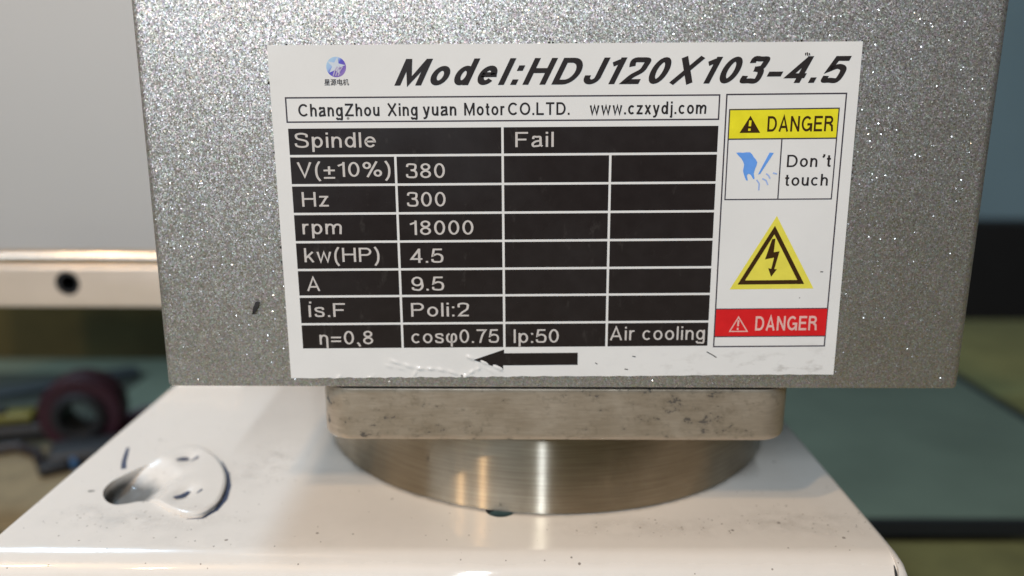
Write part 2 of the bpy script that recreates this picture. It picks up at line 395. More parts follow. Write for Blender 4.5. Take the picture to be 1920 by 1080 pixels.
# small out-of-focus things on the green table, left
tape = empty('tape_roll', (-171, 171, -90)); tape.rotation_euler = (0, 0, R(13))
tag(tape, 'dark maroon tape roll with black sides standing on the green table', 'tape')
o = ring('tape_winding', 8.2, 15, 13, M_MAROON, tape); o.location = (0, 0, 0.0152)
o = ring('roll_side', 6.2, 9.5, 2.6, M_BLACK, tape); o.location = (0, -0.0028, 0.0152)
o = ring('roll_core', 6.2, 8.0, 13.5, M_BLACK, tape); o.location = (0, 0, 0.0152)
blk = from_bm('rubber_block', box_bm(-13, 13, -8, 8, 0, 9, 2.5), M_BLACK, None, 40, (-163, 160, -90))
blk.rotation_euler = (0, 0, R(20)); tag(blk, 'small black rubber block in front of the maroon roll', 'block')
cut_t = empty('snap_cutter', (-206, 182, -89.3)); cut_t.rotation_euler = (0, 0, R(12))
tag(cut_t, 'yellow and black hand cutter lying at the left edge', 'cutter')
from_bm('grip', box_bm(-26, 18, -5, 5, 0, 7, 2.2), M_BLACK, cut_t, 40)
from_bm('yellow_body', box_bm(-22, 10, -3, 6, 7.2, 11, 1.5), M_YELLOW, cut_t, 40)
from_bm('thumb_slide', box_bm(-8, 0, -2, 2, 11.1, 13, 0.6), M_BLACK, cut_t, 40)
M_CABLE = plain('dark_cable_jacket', (0.014, 0.010, 0.012), 0.5)
def tube(name, pts, r_, mat_, parent=None, seg=8):
    V, F = [], []; P = [Vector(p) for p in pts]
    for i, q in enumerate(P):
        d = (P[min(i+1, len(P)-1)]-P[max(i-1, 0)]).normalized(); a = d.cross(Vector((0, 0, 1)));
        if a.length < .05: a = d.cross(Vector((1, 0, 0)))
        a.normalize(); b = d.cross(a)
        for k in range(seg):
            t = 2*math.pi*k/seg; V.append(tuple(q + a*r_*math.cos(t) + b*r_*math.sin(t)))
    for i in range(len(P)-1):
        for k in range(seg): F.append((i*seg+k, i*seg+(k+1) % seg, (i+1)*seg+(k+1) % seg, (i+1)*seg+k))
    F += [tuple(range(seg))[::-1], tuple((len(P)-1)*seg+k for k in range(seg))]
    return from_py(name, V, F, mat_, parent, 60)
def loop_pts(cx, cy, rx, ry, z0, turns, wob):
    return [(cx+rx*math.cos(t)*(1+0.12*math.sin(t*1.7+wob)), cy+ry*math.sin(t), z0+2.0*t/math.pi*0.5+1.2*math.sin(t*2.3+wob)) for t in [2*math.pi*turns*i/60 for i in range(61)]]
cabl = tube('cable_coil', [(x, y, z) for x, y, z in loop_pts(-150, 186, 13, 9, -87, 2.6, 0.4)], 1.9, plain('maroon_cable_jacket', (0.05, 0.006, 0.016), 0.5))
tag(cabl, 'coil of dark maroon cable beside the tape roll', 'cable')
cabl2 = tube('loose_cable', [(-262, 150, -84.5), (-240, 158, -84.5), (-222, 152, -84.5), (-204, 158, -84.2), (-192, 165, -84.5), (-182, 160, -84.8), (-176, 152, -84.8)], 2.0, M_CABLE)
tag(cabl2, 'loose black cable lying across the tan board', 'cable')
bar = from_bm('steel_bar', box_bm(-45, 45, -6, 6, 0, 3, 0.6), plain('dull_blue_steel', (0.06, 0.07, 0.075), 0.5, 0.4), None, 30, (-228, 236, -89.3)); bar.rotation_euler = (0, 0, R(32))
tag(bar, 'flat dull steel bar lying on the green table behind the roll', 'bar')
brd = from_bm('wooden_board', box_bm(-38, 30, -33, 27, 0, 3, 0.5), M_TAN, None, 30, (-186, 142, -89.8)); brd.rotation_euler = (0, 0, R(6))
tag(brd, 'tan wooden board lying beside the left edge of the white cover', 'board')
mat_o = tag(from_bm('shade_mat', box_bm(-340, -186, 176, 262, -89.95, -89.4, 0.2), plain('dark_olive_shade', (0.055, 0.06, 0.042), 0.8, 0, 0.3, 60), None, 30), 'added dark mat that paints shade on the green table at the left edge', 'mat')  # dark sheet laid in as painted shade over this end of the table
capo = empty('marker_cap', (-168, 148, -86.6)); capo.rotation_euler = (0, 0, R(35)); tag(capo, 'black marker cap with blue end on the tan board', 'cap')
from_bm('cap_body', box_bm(-6, 4, -3, 3, 0, 4, 1.4), M_BLACK, capo, 40); from_bm('cap_end', box_bm(4.1, 6.5, -3, 3, 0, 4, 1.1), M_BLUEP, capo, 40)

# ================================================================== WHITE SHEET-METAL COVER
ZB = -23.0
cover = empty('machine_cover', (-18, 60, -150))
tag(cover, 'white enamelled sheet metal cover under the motor, specked with grit', 'cover')
OFF = Vector((18, -60, 150))           # parts below are drawn in room coordinates (mm)
XL, XR, YB, YF, RB = -85.8, 48.75, 140, -11.0, 5.0
T = 1.5
def prof_sheet():
    out = [(YB, ZB), (80, ZB), (40, ZB), (YF+RB, ZB)]
    for i in range(1, 11):
        a = R(90 + 9*i); out.append((YF+RB + RB*math.cos(a), ZB-RB + RB*math.sin(a)))
    out += [(YF, ZB-60)]
    inn = [(YF+T, ZB-60)]
    for i in range(10, 0, -1):
        a = R(90 + 9*i); inn.append((YF+RB + (RB-T)*math.cos(a), ZB-RB + (RB-T)*math.sin(a)))
    inn += [(YF+RB, ZB-T), (40, ZB-T), (80, ZB-T), (YB, ZB-T)]
    return out + inn
P = prof_sheet(); n = len(P)
V = [(XL, y, z) for y, z in P] + [(XR, y, z) for y, z in P]
F = [(i, (i+1) % n, n+(i+1) % n, n+i) for i in range(n)] + [tuple(range(n))[::-1], tuple(range(n, 2*n))]
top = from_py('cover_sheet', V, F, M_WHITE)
# outline of the stamped tongue (mm on the sheet)
TONGUE = [(-73.0, 23.4), (-72.1, 26.2), (-70.4, 28.1), (-67.8, 28.1), (-64.7, 25.7), (-61.6, 22.1), (-58.8, 17.4), (-57.1, 12.9), (-56.2, 7.9), (-56.4, 4.9),
          (-57.5, 2.6), (-59.8, 2.3), (-62.4, 3.6), (-64.9, 5.4), (-67.6, 7.3), (-69.8, 7.4), (-71.5, 6.6), (-73.4, 6.4), (-75.6, 8.0), (-77.4, 11.0), (-77.7, 14.4), (-76.6, 17.2), (-75.0, 20.2)]
def smooth_closed(pts, sub=4):
    out = []; m_ = len(pts)
    for i in range(m_):
        p0, p1, p2, p3 = [Vector(pts[(i+k-1) % m_]) for k in range(4)]
        for s in range(sub):
            t = s/sub
            out.append(0.5*((2*p1) + (p2-p0)*t + (2*p0-5*p1+4*p2-p3)*t*t + (3*p1-p0-3*p2+p3)*t**3))
    return [(p.x, p.y) for p in out]
TG = smooth_closed(TONGUE, 8)
c1 = prism('cutter', TG, ZB-8, ZB+5)
bmc = bmesh.new(); bmesh.ops.create_cone(bmc, cap_ends=True, segments=32, radius1=2.5, radius2=2.5, depth=20)
bmesh.ops.translate(bmc, verts=bmc.verts, vec=(-9.5, 5.1, ZB)); c2 = from_bm('cutter', bmc)
bpy.context.view_layer.update()
cut(top, [c1, c2]); shade(top.data, 35)
top.parent = cover; top.location = OFF*MM
# the tongue: deep at its left tip, ramps up and stands proud on the right
TIP = (-76.2, 11.0)
def th(x, y):
    dd = math.hypot(x-TIP[0], (y-TIP[1])*0.85); s = max(0, min(1, (dd-2.5)/9.0)); s = s*s*(3-2*s)
    # two shallow dimples
    d = -0.55*math.exp(-(((x+67.4)/1.6)**2+((y-22.6)/2.2)**2)) - 0.7*math.exp(-(((x+62.8)/1.7)**2+((y-9.0)/2.6)**2))
    d -= 0.55*math.exp(-((y-12-0.35*(x+76))/2.4)**2)*max(0, min(1, (-63.5-x)/5))
    return ZB - 2.6 + 3.45*s + d*min(1, 2*s)
cen = (-66.0, 13.5); rings = 44; V, F = [], []; m_ = len(TG)
for k in range(rings, 0, -1):
    f = k/rings
    for x, y in TG:
        X, Y = cen[0]+(x-cen[0])*f, cen[1]+(y-cen[1])*f
        V.append((X, Y, th(X, Y) - 0.25*max(0, 1-(rings-k)/3.0)**2))
V.append((*cen, th(*cen)))
for k in range(rings-1):
    for i in range(m_): F.append((k*m_+i, k*m_+(i+1) % m_, (k+1)*m_+(i+1) % m_, (k+1)*m_+i))
for i in range(m_): F.append(((rings-1)*m_+i, (rings-1)*m_+(i+1) % m_, rings*m_))
b0 = len(V)
for x, y in TG: V.append((cen[0]+(x-cen[0])*.996, cen[1]+(y-cen[1])*.996, ZB-4.0 if th(x, y) > ZB-0.2 else ZB-0.12))
for i in range(m_): F.append((i, b0+i, b0+(i+1) % m_, (i+1) % m_))
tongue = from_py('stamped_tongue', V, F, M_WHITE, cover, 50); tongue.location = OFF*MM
# bare blue-black steel where the enamel has chipped, also used for the tongue's painted edge shadow
M_CHIP_SHADE = plain('bare_steel_and_shade', (0.045, 0.065, 0.13), 0.35, 0.5, 0.4, 900)
def strip_on(name, pts, wds, zf, mat_, parent):
    V, F = [], []
    for i, (x, y) in enumerate(pts):
        a = Vector(pts[max(0, i-1)]); b = Vector(pts[min(len(pts)-1, i+1)]); d = (b-a).normalized(); nn = Vector((-d.y, d.x))
        for s in (-1, 1):
            q = Vector((x, y)) + nn*s*wds[i]/2; V.append((q.x, q.y, zf(q.x, q.y)))
    for i in range(len(pts)-1): F.append((2*i, 2*i+2, 2*i+3, 2*i+1))
    o = from_py(name, V, F, mat_, parent, 60); o.location = OFF*MM; return o
flat = lambda x, y: ZB+0.04
ons = lambda x, y: th(x, y)+0.06
strip_on('scratch', [(-81.3, 28.6), (-80.3, 25.6), (-79.2, 22.4), (-77.9, 19.5)], [0.5, 0.75, 0.8, 0.9], flat, M_CHIP_SHADE, cover)
strip_on('chip_and_shade', [(-61.2, 22.6), (-58.4, 17.6), (-56.7, 12.9), (-55.7, 8.2), (-55.9, 4.6), (-57.2, 2.0), (-59.6, 1.7)], [0.15, 0.6, 0.9, 0.85, 0.75, 0.5, 0.12], flat, M_CHIP_SHADE, cover)  # painted shadow crescent along the tongue's raised right edge
strip_on('chip_and_shade', [(-69.2, 21.7), (-68.3, 22.6), (-67.4, 23.0)], [0.5, 1.3, 0.9], ons, M_CHIP_SHADE, cover)
strip_on('chip_and_shade', [(-66.6, 21.9), (-66.0, 22.6), (-65.9, 23.5)], [0.6, 1.0, 0.5], ons, M_CHIP_SHADE, cover)
strip_on('chip_and_shade', [(-63.9, 7.7), (-63.0, 8.8), (-62.4, 10.3)], [0.9, 1.3, 0.7], ons, M_CHIP_SHADE, cover)
strip_on('chip_and_shade', [(-60.6, 9.0), (-60.2, 10.2)], [0.3, 0.5], ons, M_CHIP_SHADE, cover)
strip_on('chip_and_shade', [(-79.9, 10.9), (-78.9, 11.1)], [0.5, 0.3], flat, M_BLACK, cover)
# folded right-hand side, its own edge beside the front fold with a slit between
def side(xa, sgn):
    r_ = 1.5; out = [(0, 0)]
    for i in range(1, 9):
        a = R(90 - 11.25*i); out.append((r_*math.cos(a), -r_ + r_*math.sin(a)))
    out.append((r_, -60))
    inn = [(r_-1.2, -60), (r_-1.2, -r_)] + [(0, -1.2)]
    return [(xa + sgn*x, ZB+z) for x, z in out+inn]
for xa, sgn in ((XR, 1), (XL, -1)):
    P = side(xa, sgn); n = len(P)
    V, F = [], []
    ys = [(YB, 0), (YF+4.5, 0), (YF+2.2, -0.35), (YF+0.9, -1.2), (YF+0.35, -2.6)]
    for y, dz in ys:
        for (x, z) in P: V.append((x, y, z + (dz if z > ZB-10 else 0)))
    for j in range(len(ys)-1):
        for i in range(n): F.append((j*n+i, j*n+(i+1) % n, (j+1)*n+(i+1) % n, (j+1)*n+i))
    F += [tuple(range(n)), tuple((len(ys)-1)*n+i for i in range(n))[::-1]]
    o = from_py('side_panel', V, F, M_WHITE, cover, 40); o.location = OFF*MM
V, F = [], []
for k in range(9):
    a = R(90 + 38 + 52*k/8); wd = 0.12 + 0.32*min(1, k/2)
    for x in (XR-0.25-wd/2, XR-0.25+wd/2): V.append((x, YF+RB+(RB+0.03)*math.cos(a), ZB-RB+(RB+0.03)*math.sin(a)))
for x in (XR-0.47, XR-0.03): V.append((x, YF-0.03, ZB-59))
F = [(2*k, 2*k+1, 2*k+3, 2*k+2) for k in range(9)]
o = from_py('corner_slit', V, F, M_BLACKE, cover); o.location = OFF*MM
o = from_bm('lower_ledge', box_bm(-117, XL-1.8, 0, 76, -52, -50, 0.5), M_WHITE, cover, 30); o.location = OFF*MM
for x in (-62, 30):
    for y in (45, 125):
        o = from_bm('leg', box_bm(x, x+8, y, y+8, -180, ZB-T-0.1, 0.5), M_WHITE, cover); o.location = OFF*MM

# ================================================================== SPINDLE MOTOR
motor = empty('spindle_motor', (0, 50, ZB))
tag(motor, 'silver flake painted spindle motor with white rating plate and square flange', 'motor')
MO = -Vector((0, 50, ZB))
bm = box_bm(-60, 60, 0, 103, 0, 125)
bmesh.ops.bevel(bm, geom=[e for e in bm.edges if abs(e.verts[0].co.z-e.verts[1].co.z) > 1], offset=1.5, segments=5, profile=0.5, affect='EDGES')
bmesh.ops.bevel(bm, geom=[e for e in bm.edges if abs(e.verts[0].co.z-e.verts[1].co.z) < .01 and len(e.link_faces) == 2 and e.calc_face_angle(0) > 1], offset=0.35, segments=2, profile=0.5, affect='EDGES')
body = from_bm('motor_body', bm, M_FLAKE, motor, 30); body.location = MO*MM

def rounded_rect(x0, x1, y0, y1, r_, k=8):
    out = []
    for cx, cy, a0 in ((x1-r_, y1-r_, 0), (x0+r_, y1-r_, 90), (x0+r_, y0+r_, 180), (x1-r_, y0+r_, 270)):
        for i in range(k+1):
            a = R(a0 + 90*i/k); out.append((cx + r_*math.cos(a), cy + r_*math.sin(a)))
    return out
def stack(name, levels, mat_, parent, sm=35):
    V, F = [], []; n = len(levels[0][0])
    for pts, z in levels: V += [(x, y, z) for x, y in pts]
    for j in range(len(levels)-1):
        for i in range(n): F.append((j*n+i, j*n+(i+1) % n, (j+1)*n+(i+1) % n, (j+1)*n+i))
    F += [tuple(range(n))[::-1], tuple((len(levels)-1)*n+i for i in range(n))]
    o = from_py(name, V, F, mat_, parent, sm); o.location = MO*MM
    bm = bmesh.new(); bm.from_mesh(o.data); bmesh.ops.recalc_face_normals(bm, faces=bm.faces[:]); bm.to_mesh(o.data); bm.free()
    return o
X0, X1, Y0, Y1 = -37.3, 35.6, 0.9, 94.6
def fl(ins, r_): return rounded_rect(X0+ins, X1-ins, Y0+ins, Y1-ins, r_)
stack('square_flange', [(fl(0.9, 4.2), -9.15), (fl(0.35, 4.6), -8.95), (fl(0.08, 4.9), -8.5), (fl(0, 5), -7.8), (fl(0, 5), -0.75), (fl(0.12, 4.9), -0.6)], M_FLANGE, motor)
def circ(r_, n=160): return [(-0.5 + r_*math.cos(2*math.pi*i/n), 47.75 + r_*math.sin(2*math.pi*i/n)) for i in range(n)]
stack('turned_collar', [(circ(44.2), ZB+0.03), (circ(44.63), ZB+0.35), (circ(44.63), -9.4), (circ(44.3), -9.17)], M_COLLAR, motor, 40)
stack('gap_shade', [(fl(0.5, 4.5), -0.59), (fl(0.5, 4.5), 0.05)], M_BLACKE, motor)  # black spacer drawn for the shade in the gap under the motor
o = from_py('paint_blemish', [(-46.2, -0.03, 11.3), (-45.65, -0.35, 11.5), (-45.1, -0.3, 12.6), (-44.9, -0.03, 13.2), (-45.5, -0.2, 13.3), (-45.9, -0.3, 12.4)],
            [(0, 1, 5), (1, 2, 5), (2, 4, 5), (2, 3, 4)], M_BLACK, motor); o.location = MO*MM

# ------------------------------------------------------------------ rating plate
ANG = R(0.6245)
plate = bpy.data.objects.new('rating_plate', None)
RIDGES = [([(-25.8, -21.3), (-24.0, -21.9), (-21.6, -22.6), (-19.0, -22.7), (-17.2, -23.0), (-14.6, -23.9)], 0.11),
          ([(-14.6, -23.9), (-13.2, -22.9), (-12.6, -22.7)], 0.10),
          ([(-14.2, -20.8), (-13.0, -21.2), (-11.2, -21.9), (-9.2, -22.8)], 0.14),
          ([(-12.6, -22.0), (-11.2, -22.8), (-9.8, -23.5)], 0.06),
          ([(-22.6, -24.0), (-21.6, -22.6)], 0.06), ([(-26.4, -22.1), (-23.5, -22.7)], 0.05),
          ([(-34.0, -24.2), (-33.2, -23.6)], 0.08), ([(-29.2, -24.2), (-28.4, -23.7)], 0.07),
          ([(-41, -5.3), (-40.4, -6.0)], 0.12)]
def wr(u, v):
    h = 0.0; p = Vector((u, v))
    for pts, amp in RIDGES:
        best = 9e9
        for a, b in zip(pts, pts[1:]):
            ax, ay = a; dx, dy = b[0]-ax, b[1]-ay
            t = max(0, min(1, ((u-ax)*dx + (v-ay)*dy)/(dx*dx+dy*dy)))
            best = min(best, (u-ax-t*dx)**2 + (v-ay-t*dy)**2)
        if best < 4: h += 1.35*amp*(0.75+0.55*math.sin(4.3*u+3.1*v))*math.exp(-best/(2*0.17**2)) + 0.25*amp*math.exp(-best/(2*0.7**2))
    return h
def axis(a, b, fine, step, fstep):
    out = [a]
    while out[-1] < b-1e-6:
        x = out[-1]; out.append(min(b, x + (fstep if any(f0 <= x < f1 for f0, f1 in fine) else step)))
    return out
us = axis(-40.8, 40.75, [(-36, -6)], 1.6, 0.17); vs = axis(-24.0, 24.0, [(-24.0, -20.2), (-12.2, -7.4)], 1.5, 0.17)
nu, nv = len(us), len(vs)
edge = lambda u, v: (0.05*math.sin(u*1.7)+0.04*math.sin(u*4.1+1)) * (1 if v < -23.9 else 0)
V = [(u, v + edge(u, v), 0.14 + wr(u, v)) for v in vs for u in us]
F = [(j*nu+i, j*nu+i+1, (j+1)*nu+i+1, (j+1)*nu+i) for j in range(nv-1) for i in range(nu-1)]
rim = [i for i in range(nu)] + [j*nu+nu-1 for j in range(1, nv)] + [(nv-1)*nu+i for i in range(nu-2, -1, -1)] + [j*nu for j in range(nv-2, 0, -1)]
b0 = len(V)
for r_ in rim: V.append((V[r_][0], V[r_][1], 0.0))
for i in range(len(rim)):
    k = (i+1) % len(rim); F.append((rim[k], rim[i], b0+i, b0+k))
me = bpy.data.meshes.new('rating_plate'); me.from_pydata([tuple(c*MM for c in v) for v in V], [], F); me.update(); shade(me, 50)
me.materials.append(M_VINYL)
plate = bpy.data.objects.new('rating_plate', me); COL.objects.link(plate); plate.parent = motor
Rm = Matrix(((1, 0, 0), (0, 0, -1), (0, 1, 0))).to_4x4()          # plate x -> X, y -> Z, z -> -Y
plate.matrix_local = Matrix.Translation((MO + Vector((-0.43, -0.02, 25.88)))*MM) @ Rm @ Matrix.Rotation(ANG, 4, 'Z')
tag(plate, 'white glossy vinyl rating plate printed with a black table and danger signs')

LIFT = 0.14
def poly(name, pts, lift, mat_, sub=0, label=None):
    if sub:                                  # refine long edges so that the print follows the wrinkles
        q = []
        for a, b in zip(pts, pts[1:]+pts[:1]):
            n_ = max(1, int(math.hypot(b[0]-a[0], b[1]-a[1])/sub))
            q += [(a[0]+(b[0]-a[0])*i/n_, a[1]+(b[1]-a[1])*i/n_) for i in range(n_)]
        pts = q
    V = [(x, y, LIFT + lift + wr(x, y)) for x, y in pts]
    o = from_py(name, V, [tuple(range(len(V)))], mat_, plate)
    if label: o['label'] = label
    return o
def gridrect(name, x0, x1, y0, y1, lift, mat_, fine=None):
    xs = axis(x0, x1, [(-32, -26)] if fine else [], 3.0, 0.2); ys = axis(y0, y1, [(-20, -7)] if fine else [], 3.0, 0.2)
    V = [(x, y, LIFT+lift+wr(x, y)) for y in ys for x in xs]; a = len(xs)
    F = [(j*a+i, j*a+i+1, (j+1)*a+i+1, (j+1)*a+i) for j in range(len(ys)-1) for i in range(a-1)]
    return from_py(name, V, F, mat_, plate)
def rect(name, x0, x1, y0, y1, lift, mat_): return poly(name, [(x0, y0), (x1, y0), (x1, y1), (x0, y1)], lift, mat_)
def frame(name, pts, wd, mat_, lift=0.02):
    # closed outline of width wd
    return ribbons(name, [(pts, True)], wd, mat_, lift)
def ribbon_geo(pts, closed, wd, z, V, F):
    P = []
    for p_ in pts:
        if not P or (Vector(p_)-P[-1]).length > 1e-5: P.append(Vector(p_))
    if closed and (P[0]-P[-1]).length < 1e-5: P.pop()
    n_ = len(P); b0 = len(V)
    for i in range(n_):
        a = P[(i-1) % n_] if (closed or i > 0) else None
        c = P[(i+1) % n_] if (closed or i < n_-1) else None
        d1 = (P[i]-a).normalized() if a is not None else None
        d2 = (c-P[i]).normalized() if c is not None else None
        if d1 is None: d1 = d2
        if d2 is None: d2 = d1
        n1 = Vector((-d1.y, d1.x)); n2 = Vector((-d2.y, d2.x)); m = n1+n2
        if m.length < 1e-4: m = n1
        m.normalize(); k = min(1/max(0.2, m.dot(n1)), 2.2)
        for s in (-1, 1):
            q = P[i] + m*s*k*wd/2; V.append((q.x, q.y, z))
    for i in range(n_ if closed else n_-1):
        j = (i+1) % n_; F.append((b0+2*i, b0+2*j, b0+2*j+1, b0+2*i+1))
def ribbons(name, paths, wd, mat_, lift=0.02, label=None, xf=None):
    V, F = [], []
    for k, (pts, closed) in enumerate(paths): ribbon_geo(pts, closed, wd, 0.003*(k % 5), V, F)
    out = []
    for x, y, z in V:
        if xf: x, y = xf(x, y)
        out.append((x, y, LIFT + lift + z + wr(x, y)))
    o = from_py(name, out, F, mat_, plate)
    if label: o['label'] = label
    return o

V, F = [], []
rg = random.Random(3)
for k in range(34):
    side_ = rg.choice('LLLTTRRB'); t = rg.uniform(-1, 1)
    x, y = {'L': (-40.95, 24*t), 'R': (40.95, 24*t), 'T': (40.8*t, 24.12), 'B': (40.8*t, -24.2)}[side_]
    r_ = rg.choice((0.08, 0.1, 0.13, 0.2)); a0 = rg.uniform(0, 6.28); b0 = len(V)
    for i in range(5): V.append((x + r_*rg.uniform(.5, 1.2)*math.cos(a0+i*1.2566), y + r_*rg.uniform(.5, 1.3)*math.sin(a0+i*1.2566), 0.05))
    V.append((x, y, 0.05+r_*0.8))
    F += [(b0+i, b0+(i+1) % 5, b0+5) for i in range(5)]
tag(from_py('grime_specks', V, F, M_BLACK, plate), kind='stuff')

